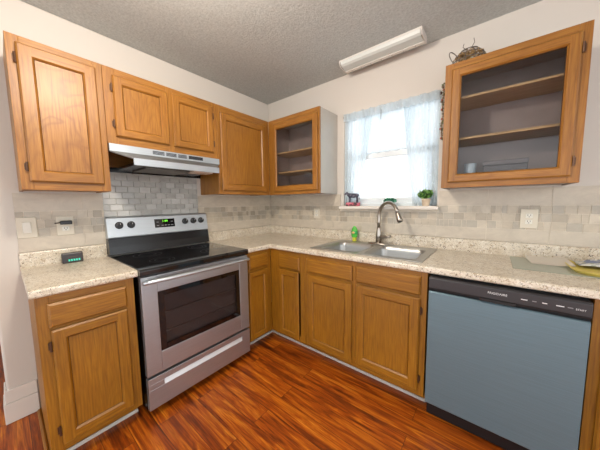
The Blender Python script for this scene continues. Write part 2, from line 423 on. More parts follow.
# ------------------------------------------------------------------ cabinets
def door(parent, M, u0, u1, z0, z1, v, oakset, uaxis, panel_mat=None, glass=False, hinges=None, name='door', fr=.052):
    """frame and panel door; v = back plane. hinges: 'l' / 'r' / None"""
    th = .019; bm = NB(); i1 = .007; mi_v, mi_h, mi_e = 0, 1, 2
    def loop(d, vv): return [M(u0+d, vv, z0+d), M(u1-d, vv, z0+d), M(u1-d, vv, z1-d), M(u0+d, vv, z1-d)]
    def band(A, B, mi):
        for i in range(4): quad(bm, (A[i], A[(i+1) % 4], B[(i+1) % 4], B[i]), mi if isinstance(mi, int) else mi[i % 2])
    L0, L1, L2 = loop(.004, v+.0008), loop(0, v+.009), loop(0, v+.011)
    L3 = loop(i1, v+th)
    L4, L5 = loop(fr, v+th), loop(fr+.008, v+.010)
    band(L0, L1, mi_e); band(L1, L2, (mi_h, mi_v)); band(L2, L3, (mi_h, mi_v))
    a, c = fr, i1
    quad(bm, [M(u0+c, v+th, z0+c), M(u0+a, v+th, z0+c), M(u0+a, v+th, z1-c), M(u0+c, v+th, z1-c)], mi_v)
    quad(bm, [M(u1-a, v+th, z0+c), M(u1-c, v+th, z0+c), M(u1-c, v+th, z1-c), M(u1-a, v+th, z1-c)], mi_v)
    quad(bm, [M(u0+a, v+th, z0+c), M(u1-a, v+th, z0+c), M(u1-a, v+th, z0+a), M(u0+a, v+th, z0+a)], mi_h)
    quad(bm, [M(u0+a, v+th, z1-a), M(u1-a, v+th, z1-a), M(u1-a, v+th, z1-c), M(u0+a, v+th, z1-c)], mi_h)
    band(L4, L5, (mi_h, mi_v))
    L6 = loop(fr+.010, v+.0008); band(L5, L6, mi_e); band(L6, L0, mi_e)
    bmesh.ops.remove_doubles(bm, verts=bm.verts[:], dist=1e-5)
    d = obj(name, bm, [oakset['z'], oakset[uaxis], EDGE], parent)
    bm = NB(); g = fr+(.0095 if glass else .0102)
    if glass:
        box(bm, u0+g, u1-g, v+.004, v+.008, z0+g, z1-g, M); obj('glass_pane', bm, PANE, d)
    else:
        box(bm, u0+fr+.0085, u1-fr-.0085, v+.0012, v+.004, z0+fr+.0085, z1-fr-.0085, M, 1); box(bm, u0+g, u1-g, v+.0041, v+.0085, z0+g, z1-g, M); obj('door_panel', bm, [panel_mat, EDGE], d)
    if hinges:
        for zz in (z0+.075, z1-.075):
            bm = NB(); uu = u0 if hinges == 'l' else u1; s = -1 if hinges == 'l' else 1
            p = [M(uu+s*.005, v+.010, zz-.024), M(uu+s*.005, v+.010, zz+.024)]
            tube(bm, p, .0048, 8); a0, a1 = sorted((uu+s*.002, uu+s*.014))
            box(bm, a0, a1, v+.0005, v+.003, zz-.017, zz+.017, M); obj('hinge', bm, BRONZE, d)
    return d
def drawer(parent, M, u0, u1, z0, z1, v, oakset, uaxis):
    bm = NB()
    r = [(0, .0008), (0, .010), (.009, .019)]
    loops = [[bm.verts.new(M(a, v+vv, c)) for a, c in ((u0+d, z0+d), (u1-d, z0+d), (u1-d, z1-d), (u0+d, z1-d))] for d, vv in r]
    for A, B in zip(loops, loops[1:]):
        for i in range(4): bm.faces.new((A[i], A[(i+1) % 4], B[(i+1) % 4], B[i]))
    bm.faces.new(loops[0]); bm.faces.new(loops[-1])
    return obj('drawer_front', bm, oakset[uaxis], parent)
def frame(parent, M, u0, u1, z0, z1, v0, v1, stiles, rails, oakset, uaxis):
    """stiles: (u0,u1) full height; rails: (u0,u1,z0,z1)"""
    bm = NB()
    for a, c in stiles: box(bm, a, c, v0, v1, z0, z1, M, 0)
    for a, c, d, e2 in rails:
        cur = a
        for s0, s1 in sorted(stiles):
            if s1 <= a or s0 >= c: continue
            box(bm, cur, s0, v0, v1, d, e2, M, 1); cur = s1
        box(bm, cur, c, v0, v1, d, e2, M, 1)
    return obj('face_frame', bm, [oakset['z'], oakset[uaxis]], parent, bevel=.0015)
ZU, ZT, D = 1.372, 2.129, .313
def upper(name, label, M, ax, u0, u1, z0, stiles, rails, glass=False, sidemats=None, us=None, cat='cabinet', grp='oak wall cabinets', shelves=(), cut=None):
    c = M((u0+u1)/2, D/2, z0)
    t = thing(name, label, cat, c, grp)
    bm = NB(); k = .015; vb = D-.019
    a0 = u0 if us is None else us
    box(bm, a0+.001, a0+k, .0015, vb, z0, ZT, M, 0); box(bm, u1-k, u1-.001, .0015, vb, z0, ZT, M, 1 if sidemats else 0)
    box(bm, a0+k, u1-k, .0015, vb, ZT-k, ZT, M, 0); box(bm, a0+k, u1-k, .0015, vb, z0+.006, z0+.006+k, M, 0)
    box(bm, a0+k, u1-k, .0015, .008, z0+.006+k, ZT-k, M, 2)
    obj('carcass', bm, [CABIN if glass else OAKU['z'], sidemats or OAKU['z'], CABIN], t)
    frame(t, M, u0, u1, z0, ZT, vb, D, stiles, rails, OAKU, ax)
    for zz in shelves:
        bm = NB(); box(bm, a0+k+.001, u1-k-.001, .009, D-.05, zz-.007, zz+.007, M); obj('shelf', bm, SHELFM, t, bevel=.002)
    return t
# upper left single door
u0, u1 = -2.056, -1.686
t = upper('wall_cabinet', 'tall single-door oak wall cabinet at the left end, above the black clock', MR, 'y', u0, u1, ZU, [(u0, u0+.045), (u1-.045, u1)], [(u0+.045, u1-.045, ZU, ZU+.055), (u0+.045, u1-.045, ZT-.05, ZT)])
door(t, MR, -2.024, -1.717, 1.413, 2.092, D+.0004, OAKU, 'y', OAKP, hinges='l')
# over the range
u0, u1 = -1.6845, -.923; zr = 1.668
t = upper('wall_cabinet', 'short two-door oak wall cabinet above the range hood', MR, 'y', u0, u1, zr, [(u0, u0+.06), (-1.322, -1.282), (u1-.045, u1)], [(u0+.06, u1-.045, zr, zr+.055), (u0+.06, u1-.045, ZT-.055, ZT)])
door(t, MR, -1.640, -1.318, 1.717, 2.084, D+.0004, OAKU, 'y', OAKU['z'], hinges='l', fr=.045)
door(t, MR, -1.287, -.962, 1.715, 2.090, D+.0004, OAKU, 'y', OAKU['z'], hinges='r', fr=.045)
bm = NB(); box(bm, u0+.004, u1-.004, .0125, .022, 1.56, zr, MR); obj('brown_strip', bm, OAKU['y'], t)  # oak strip put in for the brown tone under the cabinet
# corner solid door
u0, u1 = -.9215, -.3145
t = upper('wall_cabinet', 'tall solid-door oak wall cabinet between the range hood and the corner', MR, 'y', u0, u1, ZU, [(u0, u0+.04), (u1-.055, u1)], [(u0+.04, u1-.055, ZU, ZU+.045), (u0+.04, u1-.055, ZT-.06, ZT)])
door(t, MR, -.893, -.366, 1.404, 2.070, D+.0004, OAKU, 'y', OAKU['z'])
# corner glass door
u0, u1 = .3135, .958
t = upper('glass_door_cabinet', 'oak wall cabinet with glass door in the corner, pale right side', MW, 'x', u0, u1, ZU, [(u0, u0+.075), (u1-.028, u1)], [(u0+.075, u1-.028, ZU, ZU+.045), (u0+.075, u1-.028, ZT-.06, ZT)], glass=True, sidemats=PALESIDE, shelves=(1.80, 1.60))
door(t, MW, .377, .942, 1.402, 2.082, D+.0004, OAKU, 'x', glass=True, fr=.050)
# right glass door
u0, u1 = 1.911, 2.514
t = upper('glass_door_cabinet', 'oak wall cabinet with large glass door right of the window', MW, 'x', u0, u1, ZU, [(u0, u0+.045), (u1-.045, u1)], [(u0+.045, u1-.045, ZU, ZU+.05), (u0+.045, u1-.045, ZT-.055, ZT)], glass=True, shelves=(1.93, 1.68))
door(t, MW, 1.948, 2.481, 1.404, 2.088, D+.0004, OAKU, 'x', glass=True, hinges='r', fr=.042)

# base cabinets
DB, ZC = .61, .8775
def base(name, label, M, ax, u0, u1, stiles, rails, c0=None, toe=True, grp='oak base cabinets', u_b0=None, u_b1=None):
    t = thing(name, label, 'cabinet', M((u0+u1)/2, DB/2, 0), grp)
    a0, a1 = (u0 if u_b0 is None else u_b0), (u1 if u_b1 is None else u_b1)
    bm = NB(); k = .016; vb = DB-.019
    box(bm, a0+.001, a0+k, .002, vb, .098, ZC-.001, M); box(bm, a1-k, a1-.001, .002, vb, .098, ZC-.001, M)
    box(bm, a0+k, a1-k, .002, vb, .098, .114, M); box(bm, a0+k, a1-k, .002, .01, .114, ZC-.05, M)
    box(bm, a0+.001, a1-.001, .002, .50, .0, .098, M)
    obj('carcass', bm, OAKL['z'], t)
    frame(t, M, u0, u1, .098, ZC-.001, vb, DB, stiles, rails, OAKL, ax)
    bm = NB(); box(bm, a0+.001, a1-.001, .501, .512, .001, .097, M); obj('toe_kick', bm, OAKL[ax], t)
    return t
def rails3(a, c): return [(a, c, .098, .145), (a, c, .700, .745), (a, c, .838, ZC-.001)]
u0, u1 = -2.071, -1.690
t = base('base_cabinet', 'oak base cabinet left of the range with one drawer over one door', MR, 'y', u0, u1, [(u0, u0+.045), (u1-.045, u1)], rails3(u0+.045, u1-.045))
drawer(t, MR, -2.034, -1.728, .724, .838, DB+.0004, OAKL, 'y'); door(t, MR, -2.030, -1.732, .134, .710, DB+.0004, OAKL, 'y', OAKLP, hinges='l', fr=.046)
bm = NB(); tube(bm, [(.03, u0-.009, .010), (.59, u0-.009, .010)], .009, 8); obj('shoe_moulding', bm, OAKU['x'], t)
u0, u1 = -.900, -.611
t = base('base_cabinet', 'narrow oak base cabinet between the range and the corner', MR, 'y', u0, u1, [(u0, u0+.04), (u1-.06, u1)], rails3(u0+.04, u1-.06))
drawer(t, MR, -.872, -.660, .732, .846, DB+.0004, OAKL, 'y'); door(t, MR, -.874, -.662, .108, .707, DB+.0004, OAKL, 'y', OAKLP, fr=.042)
u0, u1 = .6115, .999
t = base('base_cabinet', 'narrow oak base cabinet between the corner and the sink cabinet', MW, 'x', u0, u1, [(u0, u0+.11), (u1-.04, u1)], rails3(u0+.11, u1-.04))
drawer(t, MW, .730, .960, .724, .842, DB+.0004, OAKL, 'x'); door(t, MW, .722, .950, .118, .708, DB+.0004, OAKL, 'x', OAKLP, fr=.042)
u0, u1 = 1.000, 1.910
t = base('sink_cabinet', 'wide two-door oak base cabinet under the sink', MW, 'x', u0, u1, [(u0, u0+.05), (1.425, 1.475), (u1-.05, u1)], rails3(u0+.05, u1-.05))
drawer(t, MW, 1.034, 1.436, .732, .842, DB+.0004, OAKL, 'x'); drawer(t, MW, 1.463, 1.876, .734, .848, DB+.0004, OAKL, 'x')
door(t, MW, 1.040, 1.434, .124, .711, DB+.0004, OAKL, 'x', OAKLP); door(t, MW, 1.466, 1.876, .138, .716, DB+.0004, OAKL, 'x', OAKLP, hinges='r')
u0, u1 = 2.5345, 3.0
t = base('base_cabinet', 'oak base cabinet at the right edge beside the dishwasher', MW, 'x', u0, u1, [(u0, u0+.05), (u1-.05, u1)], rails3(u0+.05, u1-.05))
drawer(t, MW, 2.568, 2.965, .732, .842, DB+.0004, OAKL, 'x'); door(t, MW, 2.568, 2.965, .124, .711, DB+.0004, OAKL, 'x', OAKLP)
# pale shoe strips along the toe kicks
def shoe(n, pts):
    bm = NB()
    for (x0, y0, x1, y1) in pts: box(bm, x0, x1, y0, y1, .0005, .022)
    struct(obj(n, bm, SHOE, bevel=.004))
shoe('trim_3', [(.513, -2.070, .523, -1.692)])
shoe('trim_4', [(.513, -.898, .523, -.524), (.513, -.523, 1.908, -.513)])

# ------------------------------------------------------------------ countertops
CT = .918
def edge_profile(vf, vb=.002):
    z0, z1, r = .8785, CT, .012; pts = [(vb, z0)]
    for k in range(5): a = -math.pi/2+k*math.pi/8; pts.append((vf-r+r*math.cos(a), z0+r+r*math.sin(a)))
    for k in range(5): a = k*math.pi/8; pts.append((vf-r+r*math.cos(a), z1-r+r*math.sin(a)))
    pts.append((vb, z1)); return pts
def splash_profile():
    return [(.0015, CT), (.020, CT), (.020, 1.000), (.017, 1.006), (.012, 1.0085), (.0015, 1.0085)]
PR = lambda a, v, z: (v, a, z)
PW = lambda a, v, z: (a, -v, z)
bm = NB(); prism(bm, edge_profile(.637), -2.086, -1.6735, PR)
t = tag(obj('countertop', bm, GRANITE, loc=(.3, -1.88, .8785)), 'short cream speckled countertop left of the range', 'countertop', 'speckled countertops')
bm = NB(); prism(bm, splash_profile(), -2.086, -1.6735, PR); obj('backsplash', bm, GRANITE, t)
SX0, SX1, SY0, SY1 = 1.06, 1.84, -.545, -.085       # cut-out
XR = 3.0
bm = NB()
prism(bm, edge_profile(.637), -.9035, -.637, PR)
prism(bm, edge_profile(.637, .56), .637-.012, XR, PW)
box(bm, .002, .637-.012, -.637, -.002, .8785, CT)
box(bm, .637-.012, SX0, -.5605, -.002, .8785, CT); box(bm, SX1, XR, -.5605, -.002, .8785, CT)
box(bm, SX0, SX1, -.5605, SY0, .8785, CT); box(bm, SX0, SX1, SY1, -.002, .8785, CT)
t = tag(obj('countertop', bm, GRANITE, loc=(.9, -.32, .8785)), 'long L-shaped cream speckled countertop around the sink', 'countertop', 'speckled countertops')
bm = NB(); prism(bm, splash_profile(), -.9035, -.0205, PR); prism(bm, splash_profile(), .0015, XR, PW); obj('backsplash', bm, GRANITE, t)

# ------------------------------------------------------------------ sink
t = thing('kitchen_sink', 'stainless double-bowl drop-in sink under the window', 'sink', (1.45, -.31, CT))
bowls = ((1.085, 1.425, -.525, -.155), (1.470, 1.815, -.525, -.155))
def rrect(x0, x1, y0, y1, r, n=5):
    pts = []
    for cx, cy, a0 in ((x1-r, y1-r, 0), (x0+r, y1-r, 90), (x0+r, y0+r, 180), (x1-r, y0+r, 270)):
        for k in range(n+1): a = math.radians(a0+90*k/n); pts.append((cx+r*math.cos(a), cy+r*math.sin(a)))
    return pts
bm = NB(); zr_ = CT+.0045
ox0, ox1, oy0, oy1 = 1.032, 1.868, -.572, -.048
# rim: raised rectangular plate with two holes, made of strips
xs = [ox0, bowls[0][0], bowls[0][1], bowls[1][0], bowls[1][1], ox1]
box(bm, ox0, ox1, oy0, bowls[0][2], CT+.0006, zr_); box(bm, ox0, ox1, bowls[0][3], oy1, CT+.0006, zr_)
for a, c in ((0, 1), (2, 3), (4, 5)): box(bm, xs[a], xs[c], bowls[0][2], bowls[0][3], CT+.0006, zr_)
tag_rim = obj('rim', bm, STEELX, t, bevel=.0015)
for x0, x1, y0, y1 in bowls:
    bm = NB(); rings = []
    for d, zz, r in ((-.004, zr_+.0006, .05), (.003, zr_-.003, .05), (.008, CT-.03, .05), (.018, CT-.14, .055), (.032, CT-.165, .06), (.07, CT-.172, .06)):
        rings.append([bm.verts.new((x, y, zz)) for x, y in rrect(x0+d, x1-d, y0+d, y1-d, r)])
    for A, B in zip(rings, rings[1:]):
        n = len(A)
        for i in range(n): bm.faces.new((A[i], A[(i+1) % n], B[(i+1) % n], B[i]))
    bm.faces.new(rings[-1])
    # corner fillers between the rim strips and the rounded bowl mouth
    A = rings[0]; n = len(A); cs = [(x1, y1), (x0, y1), (x0, y0), (x1, y0)]
    for q in range(4):
        c = bm.verts.new((cs[q][0], cs[q][1], zr_+.0004))
        for k in range(5): bm.faces.new((A[q*6+k], A[q*6+k+1], c))
    bw = obj('bowl', bm, STEELX, t, smooth=True)
    bm = NB(); cx, cy = (x0+x1)/2, (y0+y1)/2; lathe(bm, [(.044, 0), (.044, .003), (.036, .004), (.030, -.0005), (.012, -.0005), (.010, .006), (.001, .007)], (cx, cy, CT-.1715)); obj('drain', bm, NICKEL, bw, smooth=True)

# faucet
t = thing('kitchen_faucet', 'brushed nickel gooseneck faucet with pull-down spray head', 'faucet', (1.42, -.09, zr_))
bm = NB(); lathe(bm, [(.030, 0), (.030, .006), (.024, .012)], (1.42, -.09, zr_+.0003), 28, 3.2, 1); obj('base_plate', bm, NICKEL, t, smooth=True)
bm = NB(); lathe(bm, [(.024, .0), (.024, .06), (.021, .10), (.016, .125), (.0135, .135)], (1.42, -.09, zr_+.012)); obj('body', bm, NICKEL, t, smooth=True)
dr = Vector((.84, -.54, 0)).normalized()
pts = [(1.42, -.09, zr_+.145), (1.42, -.09, 1.12), (1.42, -.09, 1.165)]
R_ = .116; c0 = Vector((1.42, -.09, 1.165))+dr*R_
for k in range(1, 13):
    a = math.pi-math.radians(k*13.4); pts.append(tuple(c0+dr*(R_*math.cos(a))+Vector((0, 0, R_*math.sin(a)))))
p_end = Vector(pts[-1]); dn = (p_end-Vector(pts[-2])).normalized()
bm = NB(); tube(bm, pts, .0140, 14); obj('spout', bm, NICKEL, t, smooth=True)
bm = NB(); tube(bm, [p_end+dn*s for s in (0, .012, .03, .055, .075)], [.0160, .0165, .018, .021, .0215], 16); sp = obj('spray_head', bm, NICKEL, t, smooth=True)
bm = NB(); q = p_end+dn*.0755; tube(bm, [q, q+dn*.004], .016, 16); obj('nozzle', bm, BLACK, sp)
bm = NB(); tube(bm, [(1.43, -.095, .985), (1.465, -.105, .988), (1.50, -.115, .992), (1.535, -.125, 1.002)], [.016, .015, .011, .009], 12); obj('handle', bm, NICKEL, t, smooth=True)

# dish soap bottle
SOAPG = flat('green_soap', (92, 190, 76), .15); SOAPY = flat('yellow_cap', (206, 206, 64), .4); SOAPL = flat('soap_label', (226, 190, 120), .4, noise=.35, nscale=60); SOAPD = flat('soap_label_green', (40, 150, 72), .4)
bx, by = 1.181, -.068
t = thing('dish_soap_bottle', 'small green dish soap bottle with yellow cap standing behind the left sink bowl', 'soap bottle', (bx, by, zr_))
bm = NB(); lathe(bm, [(.019, 0), (.020, .004), (.018, .018), (.020, .022), (.021, .034)], (bx, by, zr_+.0005), 20); obj('cap', bm, SOAPY, t, smooth=True)
bm = NB(); lathe(bm, [(.020, .034), (.026, .042), (.030, .060), (.0295, .088), (.027, .106), (.019, .126), (.009, .138), (.001, .140)], (bx, by, zr_+.0005), 24, 1.05, .7); obj('bottle', bm, SOAPG, t, smooth=True)
bm = NB(); lathe(bm, [(.0306, .066), (.0306, .076), (.0294, .096)], (bx, by, zr_+.0005), 24, 1.05, .72); obj('label', bm, SOAPD, t, smooth=True)
bm = NB(); blob(bm, (bx-.002, by-.0215, zr_+.082), (.016, .0015, .011), 2); obj('emblem', bm, SOAPL, t, smooth=True)

# ------------------------------------------------------------------ range
YA, YB = -1.6715, -.9065; XF = .652
t = thing('electric_range', 'freestanding stainless electric range with black glass cooktop', 'range', (.33, (YA+YB)/2, 0))
bm = NB(); box(bm, .025, XF-.035, YA+.002, YB-.002, .045, .895); obj('body', bm, BLACKM, t, bevel=.003)
bm = NB(); box(bm, .6172, .6190, -1.61, -.965, .37, .80); obj('oven_interior', bm, OVENL, t)
for x in (.08, .56):
    for y in (YA+.05, YB-.05):
        bm = NB(); lathe(bm, [(.018, 0), (.018, .01), (.012, .012), (.012, .045)], (x, y, .0005), 12); obj('foot', bm, BLACK, t)
# cooktop
bm = NB(); prism(bm, [(.09, .896), (XF+.006, .880), (XF+.012, .884), (XF+.012, .912), (XF+.004, .921), (.09, .921)], YA, YB, PR)
ck = obj('cooktop', bm, BLACKG, t, bevel=.003)
for cx, cy, r in ((.22, -1.48, .09), (.22, -1.10, .075), (.48, -1.48, .075), (.48, -1.10, .10)):
    bm = NB()
    for rr in (r, r*.62):
        n = 48; ra = [bm.verts.new((cx+rr*math.cos(2*math.pi*k/n), cy+rr*math.sin(2*math.pi*k/n), .9214)) for k in range(n)]
        rb = [bm.verts.new((cx+(rr-.003)*math.cos(2*math.pi*k/n), cy+(rr-.003)*math.sin(2*math.pi*k/n), .9214)) for k in range(n)]
        for k in range(n): bm.faces.new((ra[k], ra[(k+1) % n], rb[(k+1) % n], rb[k]))
    obj('burner_ring', bm, flat('ring_grey', (48, 48, 50), .3), ck)
# backguard
bm = NB(); prism(bm, [(.012, .93), (.088, .93), (.082, .985), (.070, 1.045), (.040, 1.045), (.012, 1.045)], YA, YB, PR); obj('backguard_base', bm, BLACKM, t, bevel=.002)
bm = NB(); prism(bm, [(.012, 1.046), (.073, 1.046), (.076, 1.055), (.052, 1.190), (.044, 1.2), (.012, 1.2)], YA, YB, PR); bgd = obj('backguard', bm, STEEL, t, bevel=.003)
sl = -(.076-.052)/.135
def bgx(z): return .076+sl*(z-1.055)
for y in (-1.598, -1.523, -1.117, -1.042, -.970):
    bm = NB(); z = 1.138; x = bgx(z)
    lathe(bm, [(.026, 0), (.026, .004), (.021, .008), (.0195, .024), (.017, .027), (.001, .027)], (x+.0003, y, z), 24, axis='x')
    kb = obj('knob', bm, BLACK, t, smooth=False, bevel=.001)
    bm = NB(); box(bm, x+.022, x+.033, y-.005, y+.005, z-.018, z+.018); obj('knob_grip', bm, BLACK, kb, bevel=.002)
    bm = NB(); box(bm, x+.0335, x+.0342, y-.0012, y+.0012, z+.006, z+.017); obj('pointer_mark', bm, WHITEL, kb)
def slab(bm, y0, y1, z0, z1, th, off=.0004):
    p = [(bgx(z0)+off, z0), (bgx(z0)+off+th, z0), (bgx(z1)+off+th, z1), (bgx(z1)+off, z1)]; prism(bm, p, y0, y1, PR)
bm = NB(); slab(bm, -1.362, -1.206, 1.100, 1.168, .003); dp = obj('control_display', bm, BLACKG, t)
def MRs(u, v, z): return (bgx(z)+v, u, z)
writing('clock_digits', '1:49', .026, MRs, -1.284, .0045, 1.150, GREENLED, dp)
for i, yy in enumerate((-1.34, -1.305, -1.28, -1.255, -1.228)):
    bm = NB(); slab(bm, yy-.009, yy+.009, 1.114, 1.119, .0007, .0036); obj('key_mark', bm, GREYL, dp)
for yy in (-1.34, -1.228):
    bm = NB(); slab(bm, yy-.008, yy+.008, 1.142, 1.147, .0007, .0036); obj('key_mark', bm, GREYL, dp)
# door
dz0, dz1 = .268, .872; wy0, wy1, wz0, wz1 = -1.583, -.992, .395, .768
bm = NB(); x0, x1 = XF-.034, XF
box(bm, x0, x1, YA+.004, wy0, dz0, dz1); box(bm, x0, x1, wy1, YB-.004, dz0, dz1); box(bm, x0, x1, wy0, wy1, dz0, wz0); box(bm, x0, x1, wy0, wy1, wz1, dz1)
dr_ = obj('oven_door', bm, STEELD, t, bevel=.003)
bm = NB()
for a in ((wy0, wy0+.035, wz0, wz1), (wy1-.035, wy1, wz0, wz1), (wy0+.035, wy1-.035, wz0, wz0+.035), (wy0+.035, wy1-.035, wz1-.03, wz1)): box(bm, x1-.010, x1-.003, a[0]+.0005, a[1]-.0005, a[2]+.0005, a[3]-.0005)
obj('window_border', bm, BLACKG, dr_)
bm = NB(); box(bm, x1-.016, x1-.011, wy0+.001, wy1-.001, wz0+.001, wz1-.001); obj('oven_window', bm, OVENG, dr_)
bm = NB(); box(bm, .10, .60, wy0-.02, wy1+.02, wz0-.03, wz1+.03)
for f in list(bm.faces):
    if all(v.co.x > .59 for v in f.verts): bm.faces.remove(f)
box(bm, .10, .60, wy0-.01, wy1+.01, .36, .366)
# range body is solid black behind, so the cavity is a shallow lit-from-outside liner with rack wires
bm.free()
bm = NB()
for k in range(2):
    zz = .50+.12*k
    tube(bm, [(XF-.022, wy0+.01, zz), (XF-.022, wy1-.01, zz)], .0025, 6)
obj('oven_rack', bm, flat('rack_steel', (150, 145, 140), .3, 1.0), dr_)
bm = NB(); n = 24; P3 = []
for k in range(n+1):
    s = k/n; y = YA+.012+(YB-YA-.024)*s; bow = math.sin(math.pi*s)**.55
    P3.append((XF+.012+.038*bow, y, .842+.008*bow))
tube(bm, P3, .0205, 14, flat_y=.65); obj('handle', bm, STEEL, dr_, smooth=True)
# drawer
bm = NB(); sz0, sz1 = .180, .214
box(bm, x0, x1, YA+.004, YB-.004, .055, sz0); box(bm, x0, x1, YA+.004, YB-.004, sz1, .251)
box(bm, x0, x1, YA+.004, -1.578, sz0, sz1); box(bm, x0, x1, -.988, YB-.004, sz0, sz1)
dw = obj('storage_drawer', bm, STEELD, t, bevel=.002)
bm = NB(); prism(bm, [(x1-.022, sz0+.0005), (x1+.002, sz0+.0005), (x1-.012, sz1-.0005), (x1-.022, sz1-.0005)], -1.5775, -.9885, PR); obj('pull_slot', bm, flat('satin_steel', (226, 228, 230), .5, .6), dw)

# ------------------------------------------------------------------ range hood
HY0, HY1 = -1.683, -.9245
t = thing('range_hood', 'stainless under-cabinet range hood above the electric range', 'range hood', (.2, -1.303, 1.53))
bm = NB()
box(bm, .315, .336, HY0, HY1, 1.622, 1.6665)          # front strip
L = [(.336, HY0, 1.622)]; n = 8; lip = []
top = []
for k in range(n+1):
    s = k/n; top.append((.336+.124*s, HY0+.086*(s**.7), HY1-.086*(s**.7), 1.622-.050*(s**.8)))
box(bm, .452, .462, HY0+.086, HY1-.086, 1.531, 1.573)
obj('canopy', bm, STEEL, t)
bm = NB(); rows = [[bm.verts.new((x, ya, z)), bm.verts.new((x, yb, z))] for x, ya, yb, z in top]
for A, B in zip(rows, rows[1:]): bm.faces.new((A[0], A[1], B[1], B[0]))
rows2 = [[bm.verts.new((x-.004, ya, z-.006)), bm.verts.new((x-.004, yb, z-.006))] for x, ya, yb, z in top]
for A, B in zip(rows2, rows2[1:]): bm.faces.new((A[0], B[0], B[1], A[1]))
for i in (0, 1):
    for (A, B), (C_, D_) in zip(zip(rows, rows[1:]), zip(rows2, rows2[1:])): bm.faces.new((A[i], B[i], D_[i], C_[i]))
obj('visor', bm, steel('shaded_steel', (128, 128, 126), .4, 'y', .6), t)  # slope's shade painted in as a darker copy of the steel
bm = NB(); box(bm, .0125, .0225, HY0+.003, HY1-.003, 1.525, 1.558); obj('hood_shade_strip', bm, BLACKM, t)  # black strip standing in for the shade under the hood
bm = NB(); box(bm, .024, .451, HY0+.10, HY1-.10, 1.535, 1.552); pan = obj('grease_pan', bm, BLACKM, t)
bm = NB(); box(bm, .10, .36, -1.50, -1.20, 1.528, 1.5345); obj('filter_panel', bm, flat('grey_filter', (120, 112, 104), .4, .7), pan)
bm = NB(); box(bm, .33, .43, -1.20, -1.05, 1.524, 1.5345); obj('light_lens', bm, flat('lamp_lens', (205, 180, 160), .4), pan)
for y0, y1 in ((-1.442, -1.366), (-1.354, -1.282), (-1.27, -1.205)):
    bm = NB()
    for k in range(3): box(bm, .3362, .3372, y0, y1, 1.634+.0085*k, 1.6395+.0085*k)
    obj('vent_slot', bm, GRILL, t)
bm = NB(); box(bm, .3362, .3385, -1.19, -1.075, 1.634, 1.658); sw = obj('switch_panel', bm, GRILL, t)
for y in (-1.17, -1.11):
    bm = NB(); box(bm, .3387, .342, y-.016, y+.016, 1.640, 1.652); obj('rocker_switch', bm, DGREY, sw)

# ------------------------------------------------------------------ dishwasher
X0, X1 = 1.922, 2.526
t = thing('dishwasher', 'built-in dishwasher with blue-grey door and dark control panel', 'dishwasher', ((X0+X1)/2, -.32, 0))
bm = NB(); box(bm, X0+.006, X1-.006, -.602, -.03, .012, .868); obj('tub_body', bm, BLACK, t)
bm = NB(); prism(bm, [(.603, .102), (.640, .102), (.645, .108), (.645, .776), (.640, .782), (.603, .782)], X0+.002, X1-.002, PW); obj('door_panel', bm, STEELB, t, bevel=.002)
bm = NB(); prism(bm, [(.603, .784), (.640, .784), (.652, .800), (.652, .858), (.644, .866), (.603, .866)], X0+.002, X1-.002, PW); cp = obj('control_panel', bm, DGREY, t, bevel=.002)
bm = NB(); prism(bm, [(.641, .783), (.658, .790), (.658, .803), (.6525, .806), (.6525, .800), (.642, .788)], 2.155, 2.290, PW); obj('pull_handle', bm, BLACK, cp)
bm = NB(); prism(bm, [(.6405, .7842), (.6535, .7995), (.654, .806), (.652, .8065)], X0+.004, 2.154, PW); obj('lower_lip', bm, BLACK, cp)
bm = NB(); prism(bm, [(.6405, .7842), (.6535, .7995), (.654, .806), (.652, .8065)], 2.291, X1-.004, PW); obj('lower_lip', bm, BLACK, cp)
writing('brand_lettering', 'FRIGIDAIRE', .0145, MW, 2.222, .6527, .835, WHITEL, cp)
for x, w, m in ((2.318, .022, WHITEL), (2.352, .014, GREYL), (2.385, .016, WHITEL), (2.432, .024, WHITEL), (2.462, .016, GREYL)):
    bm = NB(); box(bm, x-w/2, x+w/2, -.6532, -.6522, .829, .833); obj('button_mark', bm, m, cp)
writing('start_lettering', 'START', .010, MW, 2.492, .6527, .829, WHITEL, cp)
bm = NB(); box(bm, X0+.006, X1-.006, -.575, -.565, .001, .100); obj('toe_panel', bm, BLACK, t)

# ------------------------------------------------------------------ wall plates
SCREW = flat('screw', (170, 165, 155), .4, .8)
def outlet(M, u, z, label, w=.083, h=.124, kind='outlet', grp='ivory wall plates'):
    t = thing('wall_outlet' if kind == 'outlet' else 'light_switch', label, 'outlet' if kind == 'outlet' else 'switch', M(u, .0065, z), grp)
    bm = NB(); box(bm, u-w/2, u+w/2, .0064, .0115, z-h/2, z+h/2, M); obj('cover_plate', bm, IVORY, t, bevel=.003)
    if kind == 'outlet':
        for s in (-1, 1):
            bm = NB(); box(bm, u-.017, u+.017, .0117, .0145, z+s*.0195-.014, z+s*.0195+.014, M); r_ = obj('receptacle', bm, WHITEP, t, bevel=.004)
            bm = NB()
            for d in (-.0065, .0065): box(bm, u+d-.0013, u+d+.0013, .0146, .0150, z+s*.0195-.001, z+s*.0195+.008, M)
            box(bm, u-.0025, u+.0025, .0146, .0150, z+s*.0195-.0095, z+s*.0195-.005, M); obj('slots', bm, BLACK, r_)
    else:
        bm = NB(); box(bm, u-.017, u+.017, .0117, .0160, z-.033, z+.033, M); obj('rocker', bm, WHITEP, t, bevel=.004)
    return t
outlet(MW, 2.367, 1.168, 'ivory duplex outlet on the tiles under the right glass-door cabinet')
outlet(MR, -1.874, 1.157, 'ivory duplex outlet on the tiles with the black charger plugged in')
outlet(MR, -2.041, 1.157, 'ivory rocker light switch at the left edge of the tiles', kind='switch')
outlet(MW, .711, 1.174, 'ivory duplex outlet in the shadow under the corner glass cabinet', w=.078, h=.105)
